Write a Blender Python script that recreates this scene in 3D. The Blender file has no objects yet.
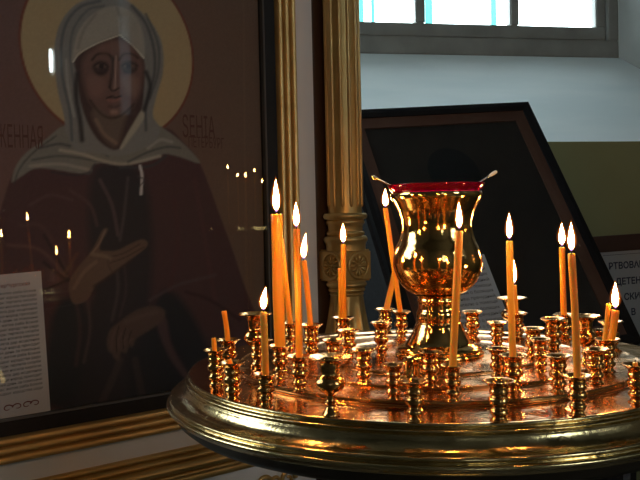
import bpy, bmesh, math, random
import numpy as np
from mathutils import Vector, Matrix
random.seed(7)
PI = math.pi
scn = bpy.context.scene
COL = scn.collection
LBL = []

# ------------------------------------------------------------------ camera
CAM = Vector((-.1147, -.825, 1.1495))
F_PX = 800.0
_p, _a = math.radians(1.45), math.radians(1.3)
FWD = Vector((0, math.cos(_p), -math.sin(_p)))
_r0 = Vector((1, 0, 0)); _u0 = _r0.cross(FWD)
RGT = _r0*math.cos(_a) - _u0*math.sin(_a)
UPV = _u0*math.cos(_a) + _r0*math.sin(_a)
cd = bpy.data.cameras.new('camera'); cam = bpy.data.objects.new('camera', cd); COL.objects.link(cam)
M3 = Matrix((RGT, UPV, -FWD)).transposed()
cam.matrix_world = Matrix.Translation(CAM) @ M3.to_4x4()
cd.sensor_width = 36; cd.lens = 36*F_PX/640; cd.clip_start = .02
scn.camera = cam

def ray(px, py):
    return FWD + RGT*((px-320)/F_PX) + UPV*((240-py)/F_PX)
def at(px, py, depth):            # point on the sight line at a distance into the room
    d = ray(px, py); return CAM + d*(depth/d.y)
def on_plane(px, py, p0, n):
    d = ray(px, py); return CAM + d*((p0-CAM).dot(n)/d.dot(n))
def on_z(px, py, z):
    d = ray(px, py); return CAM + d*((z-CAM.z)/d.z)

# ------------------------------------------------------------------ materials
def lin(c):
    c = c/255.0
    return c/12.92 if c <= .04045 else ((c+.055)/1.055)**2.4
def rgb(r, g, b, k=1.0): return (lin(r)*k, lin(g)*k, lin(b)*k, 1)

def mat(name, col, rough=.5, metal=0., col2=None, nscale=8, bump=0, bscale=60, rvar=0, sss=0, stretch=None, spec=None, coat=0, thr=(.35,.65)):
    m = bpy.data.materials.new(name); m.use_nodes = True
    nt = m.node_tree; b = nt.nodes['Principled BSDF']; L = nt.links
    b.inputs['Base Color'].default_value = col
    b.inputs['Roughness'].default_value = rough; b.inputs['Metallic'].default_value = metal
    if spec is not None: b.inputs['Specular IOR Level'].default_value = spec
    if coat: b.inputs['Coat Weight'].default_value = coat
    tc = nt.nodes.new('ShaderNodeTexCoord'); mp = nt.nodes.new('ShaderNodeMapping')
    L.new(tc.outputs['Object'], mp.inputs['Vector'])
    if stretch: mp.inputs['Scale'].default_value = stretch
    n = nt.nodes.new('ShaderNodeTexNoise'); n.inputs['Scale'].default_value = nscale; n.inputs['Detail'].default_value = 6
    L.new(mp.outputs[0], n.inputs['Vector'])
    r = nt.nodes.new('ShaderNodeValToRGB')
    r.color_ramp.elements[0].position, r.color_ramp.elements[1].position = thr
    r.color_ramp.elements[0].color = col
    r.color_ramp.elements[1].color = col2 or tuple(min(1, c*1.15) for c in col[:3])+(1,)
    L.new(n.outputs[0], r.inputs[0]); L.new(r.outputs[0], b.inputs['Base Color'])
    if rvar:
        mr = nt.nodes.new('ShaderNodeMapRange'); mr.inputs[1].default_value = .3; mr.inputs[2].default_value = .7
        mr.inputs[3].default_value = max(.02, rough-rvar); mr.inputs[4].default_value = rough+rvar
        n3 = nt.nodes.new('ShaderNodeTexNoise'); n3.inputs['Scale'].default_value = bscale*.4; n3.inputs['Detail'].default_value = 5
        L.new(mp.outputs[0], n3.inputs['Vector']); L.new(n3.outputs[0], mr.inputs[0]); L.new(mr.outputs[0], b.inputs['Roughness'])
    if bump:
        n2 = nt.nodes.new('ShaderNodeTexNoise'); n2.inputs['Scale'].default_value = bscale; n2.inputs['Detail'].default_value = 4
        L.new(mp.outputs[0], n2.inputs['Vector'])
        bp = nt.nodes.new('ShaderNodeBump'); bp.inputs['Strength'].default_value = bump; bp.inputs['Distance'].default_value = .002
        L.new(n2.outputs[0], bp.inputs['Height']); L.new(bp.outputs[0], b.inputs['Normal'])
    if sss:
        b.inputs['Subsurface Weight'].default_value = sss
        b.inputs['Subsurface Radius'].default_value = (1, .35, .06); b.inputs['Subsurface Scale'].default_value = .02
    return m

M = {}
M['brass'] = mat('polished_brass', (.82, .47, .16, 1), .08, 1, (.92, .58, .22, 1), 20, .10, 220, .04)
M['cup'] = mat('cast_brass', (.80, .37, .11, 1), .10, 1, (.92, .50, .18, 1), 60, .30, 260, .05)
M['plate'] = mat('worn_brass_sheet', (.64, .30, .10, 1), .15, 1, (.84, .46, .18, 1), 14, .35, 70, .09)
M['plate_in'] = mat('scuffed_brass_sheet', (.60, .27, .085, 1), .20, 1, (.82, .44, .17, 1), 14, .45, 60, .11)
M['rim'] = mat('turned_brass_edge', (.78, .60, .31, 1), .18, 1, (.62, .45, .21, 1), 30, .18, 160, .08)
M['gold'] = mat('antique_gold_paint', (.54, .36, .13, 1), .38, .70, (.64, .46, .19, 1), 14, .15, 90, .06)
M['gold2'] = mat('bright_gold_trim', (.66, .45, .18, 1), .36, .6, (.50, .32, .12, 1), 10, .1, 90, .05)
M['white_paint'] = mat('white_painted_wood', (.80, .81, .83, 1), .45, 0, (.74, .75, .77, 1), 5)
M['brown'] = mat('dark_brown_wood', (.085, .05, .035, 1), .5, 0, (.12, .07, .045, 1), 6, .1, 60, 0, 0, (1, 1, .1))
M['black'] = mat('black_painted_wood', (.006, .006, .008, 1), .5, 0, (.01, .009, .01, 1), 8, spec=.25)
M['mat_brown'] = mat('brown_mount_board', (.13, .065, .048, 1), .7, 0, (.15, .08, .06, 1), 10, spec=.2)
M['dark_pic'] = mat('dark_varnished_painting', (.03, .028, .028, 1), .6, 0, (.042, .036, .034, 1), 7, spec=.2)
M['dark_pic2'] = mat('dark_painted_halo', (.015, .018, .022, 1), .6, 0, (.02, .021, .026, 1), 7, spec=.2)
M['paper'] = mat('printed_paper', (.56, .55, .58, 1), .7, 0, (.50, .48, .51, 1), 4)
M['paper_blue'] = mat('laminated_notice_paper', (.55, .60, .68, 1), .5, 0, (.50, .56, .64, 1), 5)
M['ink'] = mat('black_ink', (.03, .03, .035, 1), .7)
M['ink_red'] = mat('dark_red_ink', (.16, .03, .03, 1), .7)
M['ink_blue'] = mat('navy_ink', (.03, .04, .10, 1), .6)
M['icon_red'] = mat('faded_red_lettering', (.10, .045, .040, 1), .6, spec=.2)
M['wax'] = mat('orange_beeswax', (.74, .29, .018, 1), .38, 0, (.78, .33, .024, 1), 30, .08, 120, 0, .55)
M['wax_yellow'] = mat('yellow_beeswax', (.74, .37, .040, 1), .38, 0, (.78, .41, .05, 1), 30, .08, 120, 0, .5)
M['wick'] = mat('charred_wick', (.01, .008, .008, 1), .9)
M['cloth'] = mat('dark_lectern_cloth', (.010, .010, .013, 1), .85, 0, (.02, .02, .024, 1), 120, .3, 300)
M['braid'] = mat('silver_grey_braid', (.25, .28, .34, 1), .5, .2, (.12, .13, .17, 1), 150, .4, 300)
M['sill'] = mat('pale_blue_plaster', (.74, .84, .88, 1), .7, 0, (.82, .90, .93, 1), 3.0, .08, 25, 0, 0, (.6, 3, 3))
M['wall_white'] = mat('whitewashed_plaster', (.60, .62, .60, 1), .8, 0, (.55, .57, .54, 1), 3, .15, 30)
M['reveal'] = mat('grey_plaster', (.40, .42, .41, 1), .8, 0, (.32, .34, .33, 1), 5, .15, 30)  # greyer plaster for the right-hand reveal
M['dim_olive'] = mat('olive_paint_dimmed_for_brass', (.075, .075, .035, 1), .7, 0, (.09, .09, .045, 1), 4)  # unseen dado, darkened so the brass mirrors a dark room
M['dim'] = mat('plaster_dimmed_for_brass', (.08, .075, .065, 1), .85, 0, (.06, .055, .045, 1), 3, .15, 30)  # unseen walls and ceiling, darkened to deepen the brass reflections
M['olive'] = mat('olive_green_wall_paint', (.33, .34, .17, 1), .7, 0, (.36, .37, .19, 1), 4, .15, 60)
M['floor'] = mat('dark_stone_floor', (.06, .05, .042, 1), .35, 0, (.08, .07, .06, 1), 3)
M['win_frame'] = mat('grey_painted_window_frame', (.36, .36, .34, 1), .5, 0, (.28, .28, .26, 1), 8, .1, 40)
M['dark_red'] = mat('dark_red_wood', (.055, .022, .02, 1), .5, 0, (.07, .03, .025, 1), 10)
M['cotton'] = mat('white_cotton_swab', (.75, .74, .72, 1), .7)
M['steel'] = mat('polished_steel', (.75, .76, .78, 1), .22, 1)
M['steel_grey'] = mat('grey_glazing_bead', (.06, .06, .062, 1), .6)
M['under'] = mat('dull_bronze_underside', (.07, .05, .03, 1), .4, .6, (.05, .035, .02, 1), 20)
M['turq'] = mat('turquoise_painted_metal', (.12, .55, .55, 1), .5)

def glass_mat(name, tint, rough=0.0, spec_blend=.022):
    m = bpy.data.materials.new(name); m.use_nodes = True; nt = m.node_tree; nt.nodes.clear(); L = nt.links
    o = nt.nodes.new('ShaderNodeOutputMaterial'); mx = nt.nodes.new('ShaderNodeMixShader')
    ge = nt.nodes.new('ShaderNodeNewGeometry'); dt = nt.nodes.new('ShaderNodeVectorMath'); dt.operation = 'DOT_PRODUCT'
    L.new(ge.outputs['Normal'], dt.inputs[0]); L.new(ge.outputs['Incoming'], dt.inputs[1])
    def mth(op, a, b=None):
        q = nt.nodes.new('ShaderNodeMath'); q.operation = op
        for i_, x_ in enumerate((a, b)):
            if x_ is None: continue
            if isinstance(x_, (int, float)): q.inputs[i_].default_value = x_
            else: L.new(x_, q.inputs[i_])
        return q
    ab = mth('ABSOLUTE', dt.outputs['Value']); om = mth('SUBTRACT', 1.0, ab.outputs[0]); pw = mth('POWER', om.outputs[0], 5.0)
    ml = mth('MULTIPLY', pw.outputs[0], 1-spec_blend); fr = mth('ADD', ml.outputs[0], spec_blend)
    tr = nt.nodes.new('ShaderNodeBsdfTransparent'); tr.inputs[0].default_value = tint
    gl = nt.nodes.new('ShaderNodeBsdfGlossy'); gl.inputs['Roughness'].default_value = rough; gl.inputs[0].default_value = (1, 1, 1, 1)
    L.new(fr.outputs[0], mx.inputs[0]); L.new(tr.outputs[0], mx.inputs[1]); L.new(gl.outputs[0], mx.inputs[2]); L.new(mx.outputs[0], o.inputs[0])
    return m
M['glass'] = glass_mat('clear_glass', (.96, .97, .97, 1))
M['win_glass'] = glass_mat('window_glass', (.95, .98, .98, 1))
def frosted():
    m = bpy.data.materials.new('dimmed_window_glass'); m.use_nodes = True; nt = m.node_tree; nt.nodes.clear()
    o = nt.nodes.new('ShaderNodeOutputMaterial'); t = nt.nodes.new('ShaderNodeBsdfTranslucent'); t.inputs[0].default_value = (.30, .32, .33, 1)
    nt.links.new(t.outputs[0], o.inputs[0]); return m
M['frosted'] = frosted()  # pane dulled to soften this window's reflection in the icon glass
def red_glass():
    m = bpy.data.materials.new('ruby_glass'); m.use_nodes = True; b = m.node_tree.nodes['Principled BSDF']
    b.inputs['Base Color'].default_value = (.75, .0, .08, 1); b.inputs['Roughness'].default_value = .05
    b.inputs['Transmission Weight'].default_value = .92; b.inputs['IOR'].default_value = 1.5
    return m
M['ruby'] = red_glass()
def emis(name, col, s, add_transparent=False, grad=False):
    m = bpy.data.materials.new(name); m.use_nodes = True; nt = m.node_tree; nt.nodes.clear(); L = nt.links
    o = nt.nodes.new('ShaderNodeOutputMaterial'); e = nt.nodes.new('ShaderNodeEmission')
    e.inputs[0].default_value = col; e.inputs[1].default_value = s
    if grad:
        tc = nt.nodes.new('ShaderNodeTexCoord'); sp = nt.nodes.new('ShaderNodeSeparateXYZ'); L.new(tc.outputs['Generated'], sp.inputs[0])
        cr = nt.nodes.new('ShaderNodeValToRGB'); el = cr.color_ramp.elements
        el[0].position = 0.0; el[0].color = (.0006, .0007, .004, 1)
        el[1].position = 1; el[1].color = (col[0], col[1]*.8, col[2]*.7, 1)
        k = cr.color_ramp.elements.new(.10); k.color = (.004, .002, .004, 1)
        k = cr.color_ramp.elements.new(.30); k.color = col
        k = cr.color_ramp.elements.new(.8); k.color = col
        L.new(sp.outputs[2], cr.inputs[0]); L.new(cr.outputs[0], e.inputs[0])
    if add_transparent:
        t = nt.nodes.new('ShaderNodeBsdfTransparent'); a = nt.nodes.new('ShaderNodeAddShader')
        L.new(e.outputs[0], a.inputs[0]); L.new(t.outputs[0], a.inputs[1]); L.new(a.outputs[0], o.inputs[0])
    else: L.new(e.outputs[0], o.inputs[0])
    return m
FLAME_L = 300
M['flame'] = emis('candle_flame_core', (1, .44, .11, 1), FLAME_L, grad=True)
M['flame_glow'] = emis('candle_flame_mantle', (1, .42, .08, 1), .42, add_transparent=True)
M['flame_halo'] = emis('candle_flame_outer_mantle', (1, .20, .03, 1), .09, add_transparent=True)

# ------------------------------------------------------------------ object helpers
def link(name, me, m=None, parent=None, smooth=None):
    o = bpy.data.objects.new(name, me); COL.objects.link(o)
    if m is not None and not me.materials:
        for x in (m if isinstance(m, (list, tuple)) else [m]): me.materials.append(x)
    if smooth is not None:
        me.polygons.foreach_set('use_smooth', [True]*len(me.polygons))
        me.set_sharp_from_angle(angle=math.radians(smooth))
    if parent: o.parent = parent
    return o
def empty(name, loc):
    o = bpy.data.objects.new(name, None); COL.objects.link(o); o.location = loc; o.empty_display_size = .05
    return o
def tag(o, label, cat, group=None, kind=None):
    o['label'] = label; o['category'] = cat
    if group: o['group'] = group
    if kind: o['kind'] = kind
    return o
def keep(o, parent):                 # parent while geometry stays in world coordinates
    o.parent = parent; o.matrix_parent_inverse = Matrix.Translation(parent.location).inverted()
    return o
def pydata(name, v, f, m, parent=None, smooth=None):
    me = bpy.data.meshes.new(name); me.from_pydata([tuple(x) for x in v], [], f); me.update()
    bm = bmesh.new(); bm.from_mesh(me); bmesh.ops.recalc_face_normals(bm, faces=bm.faces); bm.to_mesh(me); bm.free()
    o = link(name, me, m, None, smooth)
    if parent: keep(o, parent)
    return o
def lathe_mesh(name, prof, seg=32, warp=None):
    v, f = [], []
    rings = []
    for (r, z) in prof:
        if r < 1e-7: rings.append([len(v)]); v.append((0, 0, z))
        else:
            ring = []
            for i in range(seg):
                a = 2*PI*i/seg; rr = r
                if warp: rr = warp(r, z, a)
                ring.append(len(v)); v.append((rr*math.cos(a), rr*math.sin(a), z))
            rings.append(ring)
    for A, B in zip(rings, rings[1:]):
        for i in range(seg):
            j = (i+1) % seg
            if len(A) == 1 and len(B) == 1: continue
            if len(A) == 1: f.append((A[0], B[i], B[j]))
            elif len(B) == 1: f.append((A[i], B[0], A[j]))
            else: f.append((A[i], A[j], B[j], B[i]))
    me = bpy.data.meshes.new(name); me.from_pydata(v, [], f); me.update()
    bm = bmesh.new(); bm.from_mesh(me); bmesh.ops.recalc_face_normals(bm, faces=bm.faces); bm.to_mesh(me); bm.free()
    return me
def smooth_prof(pts, n=5):           # Catmull-Rom through profile points
    out = []
    P = [pts[0]]+list(pts)+[pts[-1]]
    for i in range(1, len(P)-2):
        p0, p1, p2, p3 = P[i-1], P[i], P[i+1], P[i+2]
        for k in range(n):
            t = k/n
            out.append(tuple(.5*((2*p1[c])+(-p0[c]+p2[c])*t+(2*p0[c]-5*p1[c]+4*p2[c]-p3[c])*t*t+(-p0[c]+3*p1[c]-3*p2[c]+p3[c])*t**3) for c in (0, 1)))
    out.append(tuple(pts[-1])); return out
def box(name, lo, hi, m, parent=None, bevel=0):
    bm = bmesh.new(); bmesh.ops.create_cube(bm, size=1)
    for v in bm.verts: v.co = Vector([(lo[i]+hi[i])/2+v.co[i]*(hi[i]-lo[i]) for i in range(3)])
    if bevel: bmesh.ops.bevel(bm, geom=bm.edges[:], offset=bevel, segments=2, affect='EDGES')
    me = bpy.data.meshes.new(name); bm.to_mesh(me); bm.free()
    o = link(name, me, m)
    if parent: keep(o, parent)
    return o
def slab(name, quad, n, t, m, parent=None, bevel=0):   # four corners extruded by t along -n
    q = [Vector(p) for p in quad]; v = q+[p-n*t for p in q]
    o = pydata(name, v, [(0, 1, 2, 3), (7, 6, 5, 4), (0, 4, 5, 1), (1, 5, 6, 2), (2, 6, 7, 3), (3, 7, 4, 0)], m, parent)
    return o
def tube_mesh(name, pts, rad, seg=12, cap=True):
    v, f = [], []; N = len(pts); pts = [Vector(p) for p in pts]
    for i, p in enumerate(pts):
        d = (pts[min(i+1, N-1)]-pts[max(i-1, 0)]).normalized()
        x = d.orthogonal().normalized() if i == 0 else (px_ - d*px_.dot(d)).normalized()
        px_ = x; y = d.cross(x); r = rad[i] if isinstance(rad, (list, tuple)) else rad
        for k in range(seg):
            a = 2*PI*k/seg; v.append(p+x*(r*math.cos(a))+y*(r*math.sin(a)))
    for i in range(N-1):
        for k in range(seg):
            j = (k+1) % seg; f.append((i*seg+k, i*seg+j, (i+1)*seg+j, (i+1)*seg+k))
    if cap: f.append(tuple(range(seg))[::-1]); f.append(tuple((N-1)*seg+k for k in range(seg)))
    me = bpy.data.meshes.new(name); me.from_pydata([tuple(p) for p in v], [], f); me.update(); return me
def text_mesh(name, body, org, xd, yd, size, m, parent=None, align='LEFT', line=1.0, xs=1.0, lift=.0004, bold=0):
    cu = bpy.data.curves.new(name, 'FONT'); cu.body = body; cu.size = size; cu.align_x = align; cu.space_line = line
    cu.resolution_u = 3; cu.offset = bold
    o = bpy.data.objects.new(name, cu); COL.objects.link(o)
    bpy.context.view_layer.update()
    dg = bpy.context.evaluated_depsgraph_get(); me = bpy.data.meshes.new_from_object(o.evaluated_get(dg))
    bpy.data.objects.remove(o)
    nrm = xd.cross(yd).normalized()
    mw = Matrix((xd*xs, yd, nrm)).transposed().to_4x4(); mw.translation = org+nrm*lift
    me.transform(mw)
    t = bpy.data.objects.new(name, me); COL.objects.link(t); me.materials.clear(); me.materials.append(m)
    if parent: keep(t, parent)
    return t

# ------------------------------------------------------------------ ROOM
YB = 1.80            # inner face of the window wall
XL, XR, YF, ZC = -2.6, 2.6, -4.0, 4.2
def struct(o): o['kind'] = 'structure'; return o
struct(box('floor', (XL-.6, YF-.6, -.1), (XR+.6, YB+1.4, 0), M['floor']))
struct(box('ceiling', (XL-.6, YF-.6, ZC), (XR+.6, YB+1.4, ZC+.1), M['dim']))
# window wall with a deep splayed embrasure
PIV = at(480, 30, 2.95); PIV.z = 0
WROT = Matrix.Translation(PIV) @ Matrix.Rotation(math.radians(11), 4, 'Z') @ Matrix.Translation(-PIV); WINV = WROT.inverted()
def wpt(px, py, y):                 # point seen on the turned window wall, in the wall's own frame
    n = WROT.to_3x3() @ Vector((0, 1, 0)); return WINV @ on_plane(px, py, WROT @ Vector((PIV.x, y, 0)), n)
wx0, wx1 = -1.15, wpt(619, 57, YB+.455).x      # clear opening at the frame
fx0, fx1 = -1.45, wx1+.30                   # opening at the room face
ZS, ZW, ZT = wpt(600, 141.5, YB).z, wpt(480, 55.5, YB+.45).z, 3.4
YW = YB+.45
def wall_back():
    v = []; f = []; mi = []
    def q(a, b, c, d, m_):
        i = len(v); v.extend([a, b, c, d]); f.append((i, i+1, i+2, i+3)); mi.append(m_)
    x0, x1 = XL-.6, XR+.6
    q((x0, YB, 0), (x1, YB, 0), (x1, YB, ZS), (x0, YB, ZS), 1)
    q((x0, YB, ZS), (fx0, YB, ZS), (fx0, YB, ZT+.3), (x0, YB, ZT+.3), 0)
    q((fx1, YB, ZS), (x1, YB, ZS), (x1, YB, ZT+.3), (fx1, YB, ZT+.3), 0)
    q((x0, YB, ZT+.3), (x1, YB, ZT+.3), (x1, YB, ZC), (x0, YB, ZC), 0)
    q((fx0, YB, ZS), (fx1, YB, ZS), (wx1, YW, ZW), (wx0, YW, ZW), 2)
    q((fx0, YB, ZS), (wx0, YW, ZW), (wx0, YW, ZT), (fx0, YB, ZT+.3), 0)
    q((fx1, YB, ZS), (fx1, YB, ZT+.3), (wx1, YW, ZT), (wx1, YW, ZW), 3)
    q((fx0, YB, ZT+.3), (wx0, YW, ZT), (wx1, YW, ZT), (fx1, YB, ZT+.3), 0)
    yo = YW+.18
    q((wx0, YW, ZW), (wx1, YW, ZW), (wx1, yo, ZW), (wx0, yo, ZW), 0)
    q((wx0, YW, ZW), (wx0, yo, ZW), (wx0, yo, ZT), (wx0, YW, ZT), 0)
    q((wx1, YW, ZW), (wx1, YW, ZT), (wx1, yo, ZT), (wx1, yo, ZW), 0)
    q((wx0, YW, ZT), (wx0, yo, ZT), (wx1, yo, ZT), (wx1, YW, ZT), 0)
    q((x0, yo, 0), (x0, yo, ZW), (x1, yo, ZW), (x1, yo, 0), 0)
    q((x0, yo, ZT), (x0, yo, ZC), (x1, yo, ZC), (x1, yo, ZT), 0)
    q((x0, yo, ZW), (x0, yo, ZT), (wx0, yo, ZT), (wx0, yo, ZW), 0)
    q((wx1, yo, ZW), (wx1, yo, ZT), (x1, yo, ZT), (x1, yo, ZW), 0)
    me = bpy.data.meshes.new('wall_back'); me.from_pydata(v, [], f)
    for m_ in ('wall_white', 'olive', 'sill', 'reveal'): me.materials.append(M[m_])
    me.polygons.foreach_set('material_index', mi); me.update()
    o = bpy.data.objects.new('wall_back', me); COL.objects.link(o); o.matrix_world = WROT; return struct(o)
wall_back()
def window_1():
    r = empty('window_1', (wx0, YW, ZW)); struct(r)
    X = lambda px: wpt(px, 26, YW+.02).x
    y0, y1 = YW+.005, YW+.06
    zp = wpt(470, 25.5, YW+.04).z         # bottom of the panes
    xs_p = [(wx0+.12, X(300)), (X(310), X(416)), (X(425.5), X(510.5)), (X(519.5), X(596))]
    zt = ZT-.1
    # outer frame rails as one mitred mesh, sash members, panes
    box('window_frame_rail', (wx0, y0, ZW), (wx1, y1+.02, zp-.055), M['win_frame'], r, .004)
    box('window_frame_rail', (wx0, y0, ZT-.06), (wx1, y1+.02, ZT), M['win_frame'], r, .004)
    box('window_frame_stile', (wx0, y0, zp-.055), (wx0+.06, y1+.02, ZT-.06), M['win_frame'], r, .004)
    box('window_frame_stile', (X(606), y0, zp-.055), (wx1, y1+.02, ZT-.06), M['win_frame'], r, .004)
    box('sash_rail', (wx0+.06, y0+.014, zp-.053), (X(605.5), y1, zp), M['win_frame'], r, .004)
    edges = [wx0+.06]
    for (a, b), (c, e) in zip(xs_p, xs_p[1:]): box('mullion', (b, y0+.014, zp), (c, y1, zt), M['win_frame'], r, .005)
    box('sash_stile', (xs_p[-1][1], y0+.014, zp), (X(605.5), y1, zt), M['win_frame'], r, .004)
    box('sash_stile', (wx0+.06, y0+.014, zp), (xs_p[0][0], y1, zt), M['win_frame'], r, .004)
    for (a, b) in xs_p: box('pane', (a-.004, y0+.03, zp-.004), (b+.004, y0+.034, zt), M['win_glass'], r)
    r.matrix_world = WROT @ Matrix.Translation((wx0, YW, ZW))
window_1()
def side_wall(name, x, sgn, wins, thick=.5):     # wins: list of (y0,y1,z0,z1)
    """a side wall with rectangular window openings"""
    ys = sorted({YF-.6, YB+1.35} | {w[0] for w in wins} | {w[1] for w in wins})
    zs = sorted({0, ZS, ZC} | {w[2] for w in wins} | {w[3] for w in wins})
    v, f, mi = [], [], []
    for xx in (x, x+sgn*thick):
        for i in range(len(ys)-1):
            for j in range(len(zs)-1):
                yc, zc = (ys[i]+ys[i+1])/2, (zs[j]+zs[j+1])/2
                if any(w[0] < yc < w[1] and w[2] < zc < w[3] for w in wins): continue
                k = len(v); v += [(xx, ys[i], zs[j]), (xx, ys[i+1], zs[j]), (xx, ys[i+1], zs[j+1]), (xx, ys[i], zs[j+1])]
                f.append((k, k+1, k+2, k+3)); mi.append(1 if zc < ZS else 0)
    for (a, b, c, d) in wins:
        x2 = x+sgn*thick
        for q in ([(x, a, c), (x2, a, c), (x2, b, c), (x, b, c)], [(x, a, d), (x, b, d), (x2, b, d), (x2, a, d)],
                  [(x, a, c), (x, a, d), (x2, a, d), (x2, a, c)], [(x, b, c), (x2, b, c), (x2, b, d), (x, b, d)]):
            k = len(v); v += q; f.append((k, k+1, k+2, k+3)); mi.append(0)
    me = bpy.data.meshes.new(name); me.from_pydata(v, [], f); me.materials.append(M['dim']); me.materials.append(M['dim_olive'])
    me.polygons.foreach_set('material_index', mi); me.update()
    o = bpy.data.objects.new(name, me); COL.objects.link(o); return struct(o)
WL = [(-.35, 1.05, 1.75, 3.4)]  # unseen window, placed to give the tray rim its left highlight
WR = [(-1.20, -.88, 1.80, 3.2), (-3.6, -2.2, 1.6, 3.6)]  # unseen: first placed for the icon's glare band, second added as fill
side_wall('wall_left', XL, -1, WL); side_wall('wall_right', XR, 1, WR)
def added_side_window(n, x, w, sgn):
    a, b, c, d = w; r = empty('window_%d' % n, (x, (a+b)/2, c)); struct(r)
    x0, x1 = sorted((x+sgn*.30, x+sgn*.36)); t = .05
    for lo, hi in (((a, c), (b, c+t)), ((a, d-t), (b, d)), ((a, c+t), (a+t, d-t)), ((b-t, c+t), (b, d-t)), (((a+b)/2-.02, c+t), ((a+b)/2+.02, d-t)), ((a+t, (c+d)/2-.015), ((a+b)/2-.02, (c+d)/2+.015)), (((a+b)/2+.02, (c+d)/2-.015), (b-t, (c+d)/2+.015))):
        box('window_frame', (x0, lo[0], lo[1]), (x1, hi[0], hi[1]), M['win_frame'], r)
    box('pane', (x0+.02, a+.02, c+.02), (x0+.024, b-.02, d-.02), M['frosted' if n == 3 else 'win_glass'], r)
lamp = empty('wall_lamp', (XR, -1.425, 2.157)); tag(lamp, 'small cold white tube lamp on the right side wall, seen mirrored in the icon glass', 'lamp')
box('back_plate', (XR-.012, -1.45, 2.06), (XR-.0005, -1.40, 2.255), M['win_frame'], lamp, .003)
M['tube'] = emis('lamp_tube', (.8, .95, 1, 1), 30)
_me = tube_mesh('lamp_tube', [(XR-.028, -1.425, z) for z in (2.085, 2.10, 2.157, 2.215, 2.23)], [.004, .011, .013, .011, .004], 12)
keep(link('lamp_tube', _me, M['tube'], None, 60), lamp)
added_side_window(2, XL, WL[0], -1); added_side_window(3, XR, WR[0], 1); added_side_window(5, XR, WR[1], 1)
# front wall (behind the camera) with one unseen window, added to light the brass
def front_wall(win):
    a, b, c, d = win; y = YF; v, f, mi = [], [], []
    xs = [XL-.6, a, b, XR+.6]; zs = [0, ZS, c, d, ZC]
    for yy in (y, y-.5):
        for i in range(3):
            for j in range(4):
                xc, zc = (xs[i]+xs[i+1])/2, (zs[j]+zs[j+1])/2
                if a < xc < b and c < zc < d: continue
                k = len(v); v += [(xs[i], yy, zs[j]), (xs[i+1], yy, zs[j]), (xs[i+1], yy, zs[j+1]), (xs[i], yy, zs[j+1])]
                f.append((k, k+1, k+2, k+3)); mi.append(1 if zc < ZS else 0)
    y2 = y-.5
    for q in ([(a, y, c), (b, y, c), (b, y2, c), (a, y2, c)], [(a, y, d), (b, y, d), (b, y2, d), (a, y2, d)],
              [(a, y, c), (a, y, d), (a, y2, d), (a, y2, c)], [(b, y, c), (b, y2, c), (b, y2, d), (b, y, d)]):
        k = len(v); v += q; f.append((k, k+1, k+2, k+3)); mi.append(0)
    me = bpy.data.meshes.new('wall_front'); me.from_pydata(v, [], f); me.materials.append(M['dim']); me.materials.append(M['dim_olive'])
    me.polygons.foreach_set('material_index', mi); me.update()
    o = bpy.data.objects.new('wall_front', me); COL.objects.link(o); struct(o)
    r = empty('window_4', ((a+b)/2, y, c)); struct(r); t = .05
    for lo, hi in (((a, c), (b, c+t)), ((a, d-t), (b, d)), ((a, c+t), (a+t, d-t)), ((b-t, c+t), (b, d-t)), (((a+b)/2-.025, c+t), ((a+b)/2+.025, d-t)), ((a+t, (c+d)/2-.02), ((a+b)/2-.025, (c+d)/2+.02)), (((a+b)/2+.025, (c+d)/2-.02), (b-t, (c+d)/2+.02))):
        box('window_frame', (lo[0], y-.38, lo[1]), (hi[0], y-.32, hi[1]), M['win_frame'], r)
    box('pane', (a+.02, y-.352, c+.02), (b-.02, y-.348, d-.02), M['win_glass'], r)
WF = (.45, .85, 1.9, 2.9)
front_wall(WF)
# turquoise posts of the porch seen outside the window
for k, (px, w, lab) in enumerate(((361, 5, 'turquoise painted porch post outside the window, nearest the gilded column'), (373, 3, 'narrow turquoise porch post outside the window, second from the gilded column'),
                   (429, 7, 'wide turquoise porch post outside just right of the first visible mullion'), (494, 5, 'turquoise porch post outside just left of the second visible mullion'))):
    c = at(px, 10, 5.2); hw = w/800*5.2/2
    o = box('porch_post', (c.x-hw, c.y, 0), (c.x+hw, c.y+.05, 2.9), M['turq'], None, .005)
    tag(o, lab, 'post', 'turquoise posts outside the window')
struct(box('ground', (-6, YB+1.45, -.1), (6, 9, 0), M['wall_white']))

# ------------------------------------------------------------------ ICON CASE (kiot)
YAW = math.radians(38)
U = Vector((math.cos(YAW), math.sin(YAW), 0)); N = Vector((math.sin(YAW), -math.cos(YAW), 0)); Z = Vector((0, 0, 1))
P0 = at(290, 240, 1.68); P0.z = 0
def S(px, py=120, off=0):
    p = on_plane(px, py, P0+N*off, N); return (p-P0).dot(U)
def SZ(px, py, off=0):
    p = on_plane(px, py, P0+N*off, N); return ((p-P0).dot(U), p.z)
def K(s, z, off=0): return P0+U*s+Z*z+N*off
sR = S(266); zB = SZ(80, 408)[1]; sC = S(112, 80)
sL = 2*sC - sR; zTop = zB+ (sR-sL)*1.42
kiot = empty('icon_case', K(sC, 0, -.1))
tag(kiot, 'tall gilded and white wooden icon case with glazed front and fluted column', 'icon case')
def ring_frame(name, prof, m, parent, rect=None, smooth=35):
    """profile of (outward offset, height) swept round a rectangle"""
    a, b, c, d = rect or (sL, sR, zB, zTop); v, f = [], []
    for (o_, h) in prof:
        for (s_, z_) in ((a-o_, c-o_), (b+o_, c-o_), (b+o_, d+o_), (a-o_, d+o_)): v.append(K(s_, z_, h))
    n = len(prof)
    for i in range(n-1):
        for k in range(4):
            j = (k+1) % 4; f.append((i*4+k, i*4+j, (i+1)*4+j, (i+1)*4+k))
    return pydata(name, v, f, m, parent, smooth)
wBk = S(278)-sR; wGd = S(295)-sR
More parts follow.
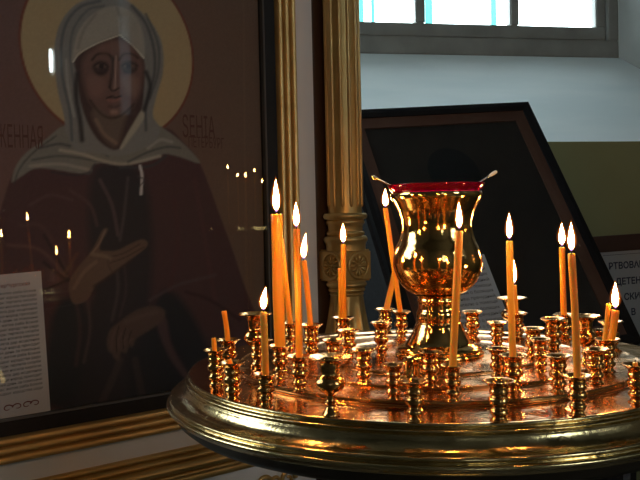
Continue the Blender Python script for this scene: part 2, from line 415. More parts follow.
zb_g = SZ(80, 428.5)[1]; zb_w = SZ(80, 449)[1]; zb_2 = SZ(80, 469)[1]
print('widths right: black %.4f gold %.4f | bottom: black %.4f gold %.4f white %.4f' % (wBk, wGd, zB-zb_g, zB-zb_w, zB-zb_2), 'S', sL, sR, zB, zTop)
b0 = zB-zb_g; b1 = zB-zb_w; b2 = zB-zb_2
b0 = wBk-.003; b1 = wGd-.005
ring_frame('black_slip', [(0, -.03), (0, -.006), (.004, -.004), (b0, .000), (b0, -.03)], M['black'], kiot)
w = b1-b0
g = [(b0, -.03), (b0, .004)]
for k in range(3):
    for t in range(7):
        a = PI*t/6; g.append((b0+w*(k+.5)/3-w/6*math.cos(a)*.92, .006+.004*k+.009*math.sin(a)))
g += [(b1, .004), (b1, -.03)]
ring_frame('gilded_moulding', g, M['gold2'], kiot)
wide = S(313)-sR
ring_frame('white_band', [(b1, -.03), (b1, .003), (wide, .003), (wide, -.05)], M['white_paint'], kiot)
# brown return beside the column
sW0 = sR+wide; sCol1 = S(372)
sPE = S(350)
slab('brown_side_panel', [K(sW0, .1, .002), K(sPE, .1, .002), K(sPE, zTop+.12, .002), K(sW0, zTop+.12, .002)], N, .06, M['brown'], kiot)
sLw = sL-wide
slab('case_body', [K(sLw-.09, .0, -.05), K(S(348), .0, -.05), K(S(348), zTop+wide, -.05), K(sLw-.09, zTop+wide, -.05)], N, .06, M['brown'], kiot)
ring_frame('glazing_bead', [(-.001, -.012), (-.001, -.0025), (.002, -.0005), (.003, -.003)], M['steel_grey'], kiot)
# lower cornice and base panel
zc1 = zB-wide
def rail(name, s0, s1, prof, m, smooth=35):
    v, f = [], []
    for (z_, h) in prof: v += [K(s0, z_, h), K(s1, z_, h)]
    n = len(prof)
    for i in range(n-1): f.append((2*i, 2*i+1, 2*i+3, 2*i+2))
    f.append(tuple(2*i for i in range(n))[::-1]); f.append(tuple(2*i+1 for i in range(n)))
    return pydata(name, v, f, m, kiot, smooth)
z0_ = zB-b2-.001 if False else zB-b2
pr = [(z0_, -.02), (z0_, .004)]
zz = z0_
for k, (hh, dd) in enumerate(((.010, .010), (.012, .017), (.020, .024), (.010, .020), (.016, .012))):
    for t in range(7):
        a = PI*t/6; pr.append((zz-hh/2+hh/2*math.cos(a), .004+dd*(.5+.5*math.sin(a))))
    zz -= hh
pr += [(zz, .004), (zz, -.02)]
rail('lower_gilded_cornice', sLw, S(312), pr, M['gold'])
slab('base_panel', [K(sLw, .10, .006), K(S(306), .10, .006), K(S(306), zz, .006), K(sLw, zz, .006)], N, .05, M['white_paint'], kiot)
box_pl = slab('plinth', [K(sLw-.12, 0, .10), K(sCol1+.03, 0, .10), K(sCol1+.03, .10, .10), K(sLw-.12, .10, .10)], N, .2, M['brown'], kiot)
slab('head_board', [K(sLw-.09, zTop+wide, .02), K(sCol1, zTop+wide, .02), K(sCol1, zTop+wide+.16, .02), K(sLw-.09, zTop+wide+.16, .02)], N, .15, M['gold'], kiot)
# carved gilt scroll on the base panel, just below the tray edge
def scroll():
    s0, z0 = SZ(275, 484, .006); bmv, bmf = [], []
    pts_sets = []
    for cx, sg in ((-.030, 1), (.0, -1), (.030, 1)):
        pts = []
        for i in range(28):
            t = i/27; a = sg*(t*2.6*PI); r = .020*(1-t*.75); pts.append(K(s0+cx+r*math.cos(a), z0+r*math.sin(a)+.004, .010))
        pts_sets.append(pts)
    for pts in pts_sets:
        me = tube_mesh('x', pts, [.0055*(1-.5*i/len(pts)) for i in range(len(pts))], 8)
        k = len(bmv); bmv += [v.co.copy() for v in me.vertices]; bmf += [tuple(i+k for i in p.vertices) for p in me.polygons]
    pydata('carved_scroll', bmv, bmf, M['gold'], kiot, 60)
scroll()
# engaged fluted column
cax = P0+U*S(343, 120, .045)+N*.045
cax.z = 0
R_C = 17.3/800*(cax.y-CAM.y)
def colz(py): return on_plane(352, py, cax+N*R_C, N).z
def add_col():
    zs_ = colz(207); ztop = zTop+wide
    nrod = 12; rod = .0045
    def warp(r, z, a):
        return r
    prof = [(R_C*.97, ztop)]+[(R_C*.97, zs_), (R_C*.97, colz(213))]
    me = lathe_mesh('column_shaft', [(0, ztop)]+prof+[(0, colz(213))], 48)
    me.transform(Matrix.Translation(cax)); keep(link('column_shaft', me, M['gold'], None, 40), kiot)
    for k in range(nrod):
        a = math.atan2(N.y, N.x)+2*PI*(k+.42)/nrod
        d = Vector((math.cos(a), math.sin(a), 0))
        if d.dot(N) < -.3: continue
        me = tube_mesh('flute_rod', [cax+d*(R_C*.97)+Z*z for z in (ztop, zs_+.008, zs_+.004, zs_)], [.0042, .0042, .0036, .001], 10)
        keep(link('flute_rod', me, M['gold2'], None, 60), kiot)
    # turned base rings
    def rp(y0, y1, r): 
        a, b = colz(y0), colz(y1); n = 7
        return [(r*R_C*(1-.07)+r*R_C*.07*math.sin(PI*i/(n-1)), a+(b-a)*i/(n-1)) for i in range(n)]
    pr = [(0, colz(213)), (R_C, colz(213))]+rp(213, 219, 1.28)+rp(219.5, 225, 1.12)+[(R_C*1.0, colz(227)), (R_C*1.0, colz(231))]+rp(231, 236, 1.12)+rp(236.5, 243, 1.28)+[(R_C*1.15, colz(246)), (R_C*1.15, colz(251)), (0, colz(251))]
    me = lathe_mesh('column_base_rings', pr, 48); me.transform(Matrix.Translation(cax)); keep(link('column_base_rings', me, M['gold'], None, 40), kiot)
    # die block with rosettes
    hw = .039; z1, z0 = colz(250), colz(282)
    q = [cax+U*(-hw)+N*hw, cax+U*hw+N*hw, cax+U*hw-N*hw*1.2, cax-U*hw-N*hw*1.2]
    bm = bmesh.new(); vs = [bm.verts.new(p+Z*z) for z in (z0, z1) for p in q]
    for F in ((0, 1, 2, 3), (7, 6, 5, 4), (0, 4, 5, 1), (1, 5, 6, 2), (2, 6, 7, 3), (3, 7, 4, 0)): bm.faces.new([vs[i] for i in F])
    bmesh.ops.recalc_face_normals(bm, faces=bm.faces); bmesh.ops.bevel(bm, geom=bm.edges[:], offset=.004, segments=3, affect='EDGES')
    me = bpy.data.meshes.new('die_block'); bm.to_mesh(me); bm.free(); keep(link('die_block', me, M['gold'], None, 40), kiot)
    for (c, nx, ux) in ((cax+N*(hw+.0005), N, U), (cax-U*(hw+.0005), -U, N)):
        c = c+Z*((z0+z1)/2); v, f = [], []
        R = .0265
        def add(me_):
            k = len(v); v.extend([x.co.copy() for x in me_.vertices]); f.extend([tuple(i+k for i in p.vertices) for p in me_.polygons])
        add(tube_mesh('x', [c+ux*(R*math.cos(t*2*PI/32))+Z*(R*math.sin(t*2*PI/32))+nx*.001 for t in range(33)], .0028, 8))
        for k in range(12):
            a = 2*PI*k/12; d = ux*math.cos(a)+Z*math.sin(a)
            add(tube_mesh('x', [c+d*.007+nx*.001, c+d*.012+nx*.003, c+d*.018+nx*.0035, c+d*.0215+nx*.001], [.0012, .0024, .0036, .0018], 8))
        add(tube_mesh('x', [c-nx*.001, c+nx*.004, c+nx*.006], [.0055, .0045, .001], 12))
        pydata('rosette', v, f, M['gold'], kiot, 60)
    # lower rings and flared acanthus foot
    pr = [(0, z0), (R_C*1.1, z0)]+rp(283, 288, 1.18)+rp(289, 293, 1.08)+rp(293.5, 297, 1.0)+[(0, colz(297))]
    me = lathe_mesh('neck_rings', pr, 40); me.transform(Matrix.Translation(cax)); keep(link('neck_rings', me, M['gold'], None, 40), kiot)
    def wl(r, z, a):
        t = (colz(297)-z)/(colz(297)-colz(352))
        return r*(1+.10*math.sin(PI*min(1, max(0, t)))*math.cos(8*a)+.03*math.cos(16*a)*t)
    zt, zb = colz(297), colz(352)
    pr = [(0, zt)]+[(R_C*(.95+.55*(i/12)**2.2-.0), zt+(zb-zt)*i/12) for i in range(13)]+[(R_C*1.2, zb-.01), (0, zb-.01)]
    me = lathe_mesh('acanthus_foot', pr, 96, wl); me.transform(Matrix.Translation(cax)); keep(link('acanthus_foot', me, M['gold'], None, 50), kiot)
    me = lathe_mesh('column_pedestal', [(0, zb-.01), (R_C*1.15, zb-.01), (R_C*1.15, .16), (R_C*1.4, .15), (R_C*1.4, .101), (0, .101)], 32); me.transform(Matrix.Translation(cax)); keep(link('column_pedestal', me, M['gold'], None, 40), kiot)
add_col()
slab('glass_pane', [K(sL-.006, zB-.006, -.004), K(sR+.006, zB-.006, -.004), K(sR+.006, zTop+.006, -.004), K(sL-.006, zTop+.006, -.004)], N, .002, M['glass'], kiot)

# ------------------------------------------------------------------ painted icon
OFF = -.020
def painting():
    st = .0026
    ns = int((sR-sL+.02)/st)+1; nz = int((zTop-zB+.02)/st)+1
    ss = np.linspace(sL-.01, sR+.01, ns); zs = np.linspace(zB-.01, zTop+.01, nz)
    A, B = np.meshgrid(ss, zs)
    p0 = np.array(P0+N*OFF); X = p0[None, None, :]+A[..., None]*np.array(U)+B[..., None]*np.array(Z)
    d = X-np.array(CAM); fz = d@np.array(FWD)
    px = 320+F_PX*(d@np.array(RGT))/fz; py = 240-F_PX*(d@np.array(UPV))/fz
    Q = np.stack([px, py], -1).reshape(-1, 2)
    G = 3.9
    def c(r, g, b): return np.array([lin(r), lin(g), lin(b)])*G
    C = np.zeros((len(Q), 3))
    t = np.clip(Q[:, 0]/280, 0, 1)[:, None]
    C[:] = c(60, 45, 44)*(1-t)+c(60, 48, 41)*t
    rng = np.random.default_rng(3)
    def cr(pts, n=6):
        P = [np.array(p, float) for p in pts]; out = []; m = len(P)
        for i in range(m):
            a, b, c_, d_ = P[i-1], P[i], P[(i+1) % m], P[(i+2) % m]
            for k in range(n):
                u = k/n; out.append(.5*((2*b)+(-a+c_)*u+(2*a-5*b+4*c_-d_)*u*u+(-a+3*b-3*c_+d_)*u**3))
        return np.array(out)
    def sd(poly):
        dmin = np.full(len(Q), 1e9); ins = np.zeros(len(Q), bool); m = len(poly)
        lo = poly.min(0)-12; hi = poly.max(0)+12
        idx = np.where((Q[:, 0] > lo[0]) & (Q[:, 0] < hi[0]) & (Q[:, 1] > lo[1]) & (Q[:, 1] < hi[1]))[0]
        q = Q[idx]; dm = np.full(len(q), 1e9); inn = np.zeros(len(q), bool)
        for i in range(m):
            a, b = poly[i], poly[(i+1) % m]; e = b-a; w_ = q-a
            tt = np.clip((w_@e)/max(e@e, 1e-9), 0, 1); dm = np.minimum(dm, np.hypot(*(w_-tt[:, None]*e).T))
            cnd = (a[1] > q[:, 1]) != (b[1] > q[:, 1])
            with np.errstate(divide='ignore', invalid='ignore'):
                xx = (b[0]-a[0])*(q[:, 1]-a[1])/(b[1]-a[1])+a[0]
            inn ^= cnd & (q[:, 0] < xx)
        return idx, np.where(inn, -dm, dm)
    def fill(pts, col, f=.8, al=1.0, sm=True):
        idx, dd = sd(cr(pts) if sm else np.array(pts, float))
        a = np.clip(.5-dd/(2*f), 0, 1)*al; C[idx] = C[idx]*(1-a[:, None])+col*a[:, None]
    def line(pts, col, w_=1.0, f=.8, al=1.0):
        P = [np.array(p, float) for p in pts]; P = [2*P[0]-P[1]]+P+[2*P[-1]-P[-2]]; L = []
        for i in range(1, len(P)-2):
            for k in range(6):
                u = k/6; a, b, c_, d_ = P[i-1], P[i], P[i+1], P[i+2]
                L.append(.5*((2*b)+(-a+c_)*u+(2*a-5*b+4*c_-d_)*u*u+(-a+3*b-3*c_+d_)*u**3))
        L.append(P[-2]); L = np.array(L); lo = L.min(0)-8; hi = L.max(0)+8
        idx = np.where((Q[:, 0] > lo[0]) & (Q[:, 0] < hi[0]) & (Q[:, 1] > lo[1]) & (Q[:, 1] < hi[1]))[0]
        q = Q[idx]; dm = np.full(len(q), 1e9)
        for a, b in zip(L, L[1:]):
            e = b-a; w2 = q-a; tt = np.clip((w2@e)/max(e@e, 1e-9), 0, 1); dm = np.minimum(dm, np.hypot(*(w2-tt[:, None]*e).T))
        a = np.clip((w_/2+f/2-dm)/f, 0, 1)*al; C[idx] = C[idx]*(1-a[:, None])+col*a[:, None]
    # darker border strip of the panel
    line([(243, -60), (247, 400)], c(68, 55, 46), 1.2, 1.5, .6)
    # halo as a true circle on the panel
    hs, hz = SZ(106, 50, OFF); hr = (SZ(193, 62, OFF)[0]-SZ(20, 46, OFF)[0])/2; hs = (SZ(193, 62, OFF)[0]+SZ(20, 46, OFF)[0])/2
    dd = np.hypot(A.reshape(-1)-hs, B.reshape(-1)-(hz-.0))
    a = np.clip((hr-dd)/.003+.5, 0, 1)[:, None]; C[:] = C*(1-a)+c(96, 86, 67)*a
    a = np.clip((.0034-np.abs(dd-hr))/.002, 0, 1)[:, None]*.9; C[:] = C*(1-a)+c(62, 30, 26)*a
    V = c(70, 71, 72); VD = c(45, 47, 52); VL = c(92, 92, 90)
    # robe body
    fill([(72, 128), (45, 142), (24, 158), (11, 178), (2, 205), (-12, 250), (-40, 330), (-60, 470), (300, 470), (285, 380), (262, 328), (245, 287), (232, 248), (219, 213), (210, 188), (199, 162), (184, 143), (162, 128), (115, 150)], c(42, 28, 31), 1)
    fill([(96, 168), (140, 172), (152, 230), (150, 300), (140, 420), (85, 430), (60, 400), (66, 330), (92, 300), (88, 230)], c(26, 23, 27), 5)
    fill([(165, 290), (200, 330), (215, 400), (140, 430), (128, 360), (140, 340)], c(20, 20, 25), 4)
    fill([(62, 300), (84, 302), (86, 330), (84, 360), (72, 400), (46, 400), (50, 330)], c(22, 22, 26), 4)
    # robe folds
    for pts, cc, w_ in (([(100, 180), (112, 205), (118, 235)], (52, 40, 44), 3), ([(70, 190), (90, 205), (97, 225)], (48, 34, 37), 3), ([(128, 178), (124, 215), (120, 240)], (46, 38, 42), 2.5),
                        ([(30, 205), (50, 195), (72, 200)], (50, 36, 40), 2), ([(20, 225), (44, 228), (66, 270)], (48, 33, 35), 2.5), ([(8, 245), (40, 250), (68, 278)], (55, 38, 38), 3), ([(44, 235), (60, 262), (70, 280)], (22, 17, 20), 2),
                        ([(44, 262), (55, 272), (68, 280)], (20, 15, 18), 2), ([(44, 290), (58, 284), (68, 280)], (20, 15, 18), 2), ([(174, 200), (178, 240), (170, 290)], (44, 27, 30), 4), ([(195, 180), (205, 240), (215, 300)], (46, 29, 32), 4),
                        ([(150, 300), (178, 285), (215, 275)], (46, 36, 40), 2.5), ([(186, 292), (210, 300), (240, 320)], (32, 20, 23), 3), ([(88, 302), (90, 330), (84, 362)], (44, 33, 35), 3), ([(76, 300), (80, 330), (76, 365)], (38, 27, 30), 4),
                        ([(120, 360), (112, 380), (98, 410)], (38, 30, 32), 7), ([(135, 360), (140, 385), (146, 410)], (34, 27, 30), 7), ([(116, 262), (118, 290), (112, 320)], (42, 34, 37), 3), ([(124, 262), (126, 290), (120, 316)], (40, 30, 34), 2)):
        line(pts, c(*cc), w_, 3, .9)
    fill([(157, 325), (166, 318), (172, 345), (190, 378), (186, 380), (168, 355)], c(44, 32, 35), 2)
    # shawl over shoulders
    fill([(64, 126), (45, 140), (27, 152), (16, 166), (12, 182), (22, 176), (40, 168), (88, 174), (95, 164), (131, 163), (150, 160), (164, 154), (180, 157), (200, 163), (186, 146), (166, 130), (155, 128), (118, 152), (84, 136)], c(68, 68, 66), 1)
    for pts, cc, w_ in (([(32, 160), (60, 156), (92, 160), (112, 164)], (40, 41, 44), 2), ([(60, 150), (82, 154), (100, 160), (125, 164), (160, 156)], (95, 92, 86), 3), ([(40, 148), (58, 144), (70, 146)], (38, 40, 44), 2.5),
                        ([(82, 132), (92, 146), (108, 156)], (40, 41, 45), 2), ([(128, 162), (146, 153), (166, 147), (180, 148)], (38, 40, 44), 2), ([(120, 168), (150, 166), (166, 156)], (34, 34, 38), 2.5),
                        ([(30, 166), (60, 164), (90, 170)], (86, 84, 80), 3), ([(148, 148), (160, 140), (172, 142)], (86, 86, 84), 3), ([(52, 172), (75, 175), (92, 172)], (30, 28, 32), 2), ([(14, 184), (20, 168), (34, 152), (56, 136)], (36, 34, 36), 1.5),
                        ([(95, 164), (88, 174)], (38, 38, 42), 2)):
        line(pts, c(*cc), w_, 2, .85)
    # veil
    fill([(100, -3), (78, 3), (62, 20), (55, 42), (55, 68), (58, 92), (64, 116), (66, 132), (76, 150), (90, 152), (118, 156), (140, 150), (156, 140), (160, 128), (153, 116), (156, 98), (163, 72), (162, 44), (151, 22), (132, 4), (116, -4)], V, 1)
    for pts, cc, w_ in (([(100, 1), (80, 7), (66, 24), (61, 50), (63, 80), (70, 112), (72, 140)], (46, 49, 54), 3), ([(104, 6), (88, 10), (74, 28), (70, 50), (72, 72), (76, 96)], (52, 54, 58), 2.5), ([(132, 6), (146, 24), (154, 50), (154, 76), (146, 104), (146, 130)], (40, 42, 46), 3),
                        ([(146, 14), (158, 44), (158, 72), (150, 98)], (44, 46, 49), 2.5), ([(66, 60), (68, 86), (74, 116)], (88, 90, 90), 2), ([(140, 44), (148, 62), (148, 84), (143, 104)], (66, 66, 66), 2)):
        line(pts, c(*cc), w_, 2, .8)
    # face and neck opening
    fill([(120, 35), (104, 40), (84, 50), (74, 60), (77, 76), (80, 100), (88, 124), (100, 142), (116, 150), (130, 138), (140, 116), (144, 92), (144, 60), (134, 46)], c(38, 28, 29), 1.2)
    fill([(118, 40), (98, 46), (84, 58), (83, 78), (88, 98), (97, 110), (108, 117), (120, 116), (134, 104), (141, 88), (143, 64), (134, 48)], c(60, 45, 43), 3)
    fill([(92, 116), (98, 108), (112, 118), (126, 112), (122, 130), (116, 146), (104, 138)], c(56, 48, 44), 3)
    # inner white veil edges
    fill([(120, 35), (98, 42), (80, 52), (72, 62), (74, 46), (80, 28), (96, 12), (116, 6), (134, 14), (143, 34), (144, 58), (132, 44)], c(86, 85, 82), 1.2)
    line([(120, 35), (98, 43), (80, 53), (73, 62)], c(120, 118, 112), 1.2, 1, .9)
    line([(120, 35), (132, 45), (144, 58)], c(120, 118, 112), 1.2, 1, .9)
    line([(117, 8), (121, 20), (120, 34)], c(64, 64, 64), 2, 3, .7)
    line([(96, 14), (84, 30), (78, 48)], c(62, 62, 62), 2, 3, .7)
    fill([(144, 118), (138, 128), (124, 147), (120, 148), (126, 136), (133, 124), (142, 110)], c(92, 90, 84), 1.2)
    line([(77, 74), (76, 96), (80, 120), (82, 140)], c(26, 24, 27), 5, 3, .9)
    line([(146, 72), (150, 84), (148, 98), (144, 110)], c(26, 25, 28), 4, 3, .9)
    D = c(22, 16, 18); SK = c(88, 68, 62)
    # brows, eyes, nose, mouth
    line([(92, 60), (98, 54), (108, 54), (113, 60)], c(30, 22, 22), 2.6, 1.5, .9)
    line([(119, 60), (124, 54), (132, 54), (138, 58)], c(30, 22, 22), 2.2, 1.5, .9)
    fill([(92, 67), (98, 61), (106, 62), (109, 67), (106, 74), (98, 76)], c(34, 25, 26), 1.6)
    fill([(121, 66), (126, 61), (134, 62), (138, 66), (134, 73), (125, 74)], c(36, 27, 28), 1.6)
    fill([(95, 66), (101, 63), (107, 66), (101, 68.5)], c(56, 44, 42), 1.2); fill([(123, 66), (129, 63), (136, 66), (129, 68.5)], c(56, 44, 42), 1.2)
    fill([(99.5, 64), (103.5, 64), (103.5, 68.5), (99.5, 68.5)], D, .8); fill([(126.5, 64), (130.5, 64), (130.5, 68.5), (126.5, 68.5)], D, .8)
    line([(94, 66), (101, 62.5), (108, 66.5)], D, 1.2, 1); line([(122, 66), (129, 62.5), (137, 65.5)], D, 1.2, 1)
    line([(96, 72), (102, 73.5), (108, 70)], D, .8, 1, .8); line([(124, 71), (130, 72.5), (136, 70)], D, .8, 1, .8)
    line([(113, 58), (112, 74), (110, 86)], c(28, 20, 21), 3, 2.5, .9)
    line([(116, 56), (115.5, 74), (115, 88)], c(100, 84, 78), 1.3, 1.4, .8)
    line([(109, 87), (113, 91), (119, 88)], D, 1.6, 1.2)
    line([(107, 98), (112, 96.5), (116, 97.5), (121, 96)], D, 1.8, 1.0); line([(108, 100), (114, 101), (120, 99)], c(80, 52, 50), 2.2, 1.5, .8)
    line([(109, 106), (115, 107), (120, 105)], c(34, 26, 27), 2, 2, .7); line([(112, 112), (116, 112)], SK, 4, 3, .8)
    fill([(88, 78), (94, 76), (104, 80), (104, 92), (96, 98), (90, 92)], c(70, 52, 49), 3, .8); fill([(122, 78), (134, 76), (139, 82), (136, 96), (126, 92)], c(74, 58, 54), 3, .8)
    fill([(98, 46), (114, 42), (130, 46), (126, 52), (102, 52)], c(66, 50, 46), 3, .7)
    line([(90, 100), (100, 113), (110, 118), (122, 115), (134, 104)], c(28, 21, 22), 2, 2, .8)
    line([(96, 120), (104, 134), (116, 143)], c(80, 66, 58), 3, 3, .7)
    # pale glass reflection painted as a streak, with a dark mark across
    line([(140, 166), (142, 176), (141, 194)], c(125, 125, 128), 2.6, 1.5, .8)
    line([(138, 176), (144, 180), (140, 186)], c(40, 34, 38), 1.5, 1, .8)
    # upper hand
    H = c(57, 45, 40)
    fill([(69, 284), (76, 270), (86, 258), (92, 250), (96, 243), (102, 231), (106, 228), (107.5, 231), (101, 243), (100, 250), (108, 251), (118, 250), (130, 244), (141, 239.5), (147, 241.5), (147, 246), (142, 251), (130, 260), (113, 273), (96, 285), (87, 300), (73, 303)], H, 1)
    line([(110, 257), (124, 253), (140, 244)], c(38, 29, 28), 1.1, 1, .9); line([(110, 263), (126, 257), (144, 247)], c(38, 29, 28), 1.1, 1, .9)
    line([(109, 256), (108, 264), (112, 272)], c(44, 34, 32), 1.5, 1.5, .8)
    line([(93, 252), (99, 244), (105, 231)], c(84, 69, 62), 1.4, 1.2, .7); line([(92, 254), (104, 256), (110, 258)], c(78, 66, 56), 3, 3, .7)
    line([(74, 288), (84, 272), (96, 262)], c(76, 60, 52), 3, 3, .7)
    line([(94, 286), (104, 280), (116, 271), (132, 260)], c(36, 26, 26), 2.5, 2, .8)
    # lower hand
    fill([(165, 311), (163, 320), (156, 326), (145, 333), (136, 339), (133, 346), (129, 347), (126, 353), (121, 352), (119, 360), (114, 358), (112, 354), (108, 350), (107, 340), (110, 330), (118, 323), (130, 314), (142, 308), (156, 306)], c(48, 37, 35), 1.5)
    for x in (0, 6.5, 12.5): line([(119+x, 326+x*.4), (116.5+x, 338), (117+x, 352-x*.5)], c(30, 23, 24), 1.3, 1, .9)
    for x in (0, 6.5, 12.5, 18): line([(115+x, 330+x*.5), (112+x, 340), (112+x, 350-x*.4)], c(57, 45, 42), 1.6, 1.5, .7)
    line([(126, 322), (142, 316), (156, 312)], c(56, 45, 41), 4, 4, .7)
    # warm varnish on the robe edge near the panel
    C2 = C*(1+.10*(rng.random((len(C), 1))-.5)); C2 = np.clip(C2, 0, 1)
    V3 = [tuple(x) for x in X.reshape(-1, 3)]
    F = [(j*ns+i, j*ns+i+1, (j+1)*ns+i+1, (j+1)*ns+i) for j in range(nz-1) for i in range(ns-1)]
    nb = len(V3)
    b_ = [K(ss[0], zs[0], OFF-.014), K(ss[-1], zs[0], OFF-.014), K(ss[-1], zs[-1], OFF-.014), K(ss[0], zs[-1], OFF-.014)]
    V3 += [tuple(x) for x in b_]
    fr = [0, ns-1, nz*ns-1, (nz-1)*ns]
    F += [(nb, nb+3, nb+2, nb+1)]+[(fr[i], nb+i, nb+(i+1) % 4, fr[(i+1) % 4]) for i in range(4)]
    me = bpy.data.meshes.new('painted_icon'); me.from_pydata(V3, [], F); me.update()
    ca = me.color_attributes.new('paint', 'FLOAT_COLOR', 'POINT')
    arr = np.ones((len(V3), 4), np.float32); arr[:nb, :3] = C2; arr[nb:, :3] = .05
    ca.data.foreach_set('color', arr.ravel())
    m = bpy.data.materials.new('tempera_paint'); m.use_nodes = True; nt = m.node_tree; b = nt.nodes['Principled BSDF']
    at_ = nt.nodes.new('ShaderNodeAttribute'); at_.attribute_name = 'paint'; nt.links.new(at_.outputs['Color'], b.inputs['Base Color'])
    b.inputs['Roughness'].default_value = .6; b.inputs['Specular IOR Level'].default_value = .2
    me.materials.append(m)
    o = bpy.data.objects.new('painted_icon', me); COL.objects.link(o)
    return o
icon = painting()
tag(icon, 'large painted icon of a haloed woman in grey veil and maroon robe behind glass', 'icon')
def ins(body, px, py, size_px, px2, m=M['icon_red'], xs=.62):
    s, z = SZ(px, py, OFF); sz = size_px/800*(K(s, z).y-CAM.y)*1.36
    t = text_mesh('inscription', body, K(s, z, OFF), U, Z, sz, m, None, xs=xs, lift=.0006)
    t.parent = icon; return t
ins('ЅЕНІА', 182, 137, 23, 0, xs=.40)
ins('ПЕТЕРБУРГ', 188, 147, 11, 0, xs=.50)
ins('ЖЕННАЯ', -4, 147, 24, 0, xs=.34)

# printed sheet inside the case
def sheet_on_icon():
    OF = -.0165
    pts = [(0, 273.2), (41, 271), (50.5, 411), (0, 420.6)]
    tr = SZ(41, 271, OF); br = SZ(50.5, 411, OF)
    wdt = .21
    xd = (K(*br, 0)-K(*tr, 0)); h = xd.length; dn = xd.normalized(); xr = dn.cross(N).normalized()
    if xr.dot(U) < 0: xr = -xr
    TR = K(*tr, OF); BR = K(*br, OF); TL = TR-xr*wdt; BL = BR-xr*wdt
    o = slab('printed_sheet', [BL, BR, TR, TL], N, .0008, M['paper'])
    tag(o, 'white printed text sheet tucked in the lower left of the large icon', 'sheet')
    up = -dn
    text_mesh('heading', 'Святая Ксения Петербургская', TR-xr*.020+dn*.022, xr, up, .0088, M['ink_red'], None, 'RIGHT', lift=.0005, bold=.0001).parent = o
    words = 'блаженная мати наша молися о нас житие раба Божия родилась в городе приняла подвиг юродства ради Христа и странствовала многие годы терпела скорби помогала людям строила храм ночами носила кирпичи на леса все имение раздала бедным имела дар исцеления и утешения погребена на кладбище народ приходит к ней со своими просьбами по сей день за помощью'.split()
    lines = []; k = 0
    for i in range(23):
        s_ = ''
        while len(s_) < 46: s_ += words[k % len(words)]+' '; k += 1
        lines.append(s_.strip())
    lh = (h-.030-.038)/23
    fs = .0068
    for i, s_ in enumerate(lines):
        pass
    text_mesh('body_text', '\n'.join(lines), TR-xr*.0105+dn*.034, xr, up, fs, M['ink'], None, 'RIGHT', line=lh/fs/1.0, lift=.0005).parent = o
    v, f = [], []
    c = BR-xr*.045+up*.019
    for cx, sg in ((-.026, 1), (-.010, -1), (.006, 1), (.020, -1)):
        pts = []
        for i in range(18):
            t = i/17; a = sg*(t*1.7*PI)+(.3 if sg > 0 else PI); r = .0085*(1-t*.6); pts.append(c+xr*(cx+r*math.cos(a))+up*(r*.7*math.sin(a))+N*.0004)
        me = tube_mesh('x', pts, [.0011*(1-.5*i/18) for i in range(18)], 6); k = len(v)
        v += [x.co.copy() for x in me.vertices]; f += [tuple(i+k for i in p.vertices) for p in me.polygons]
    pydata('ornament', v, f, M['ink_red']).parent = o
sheet_on_icon()

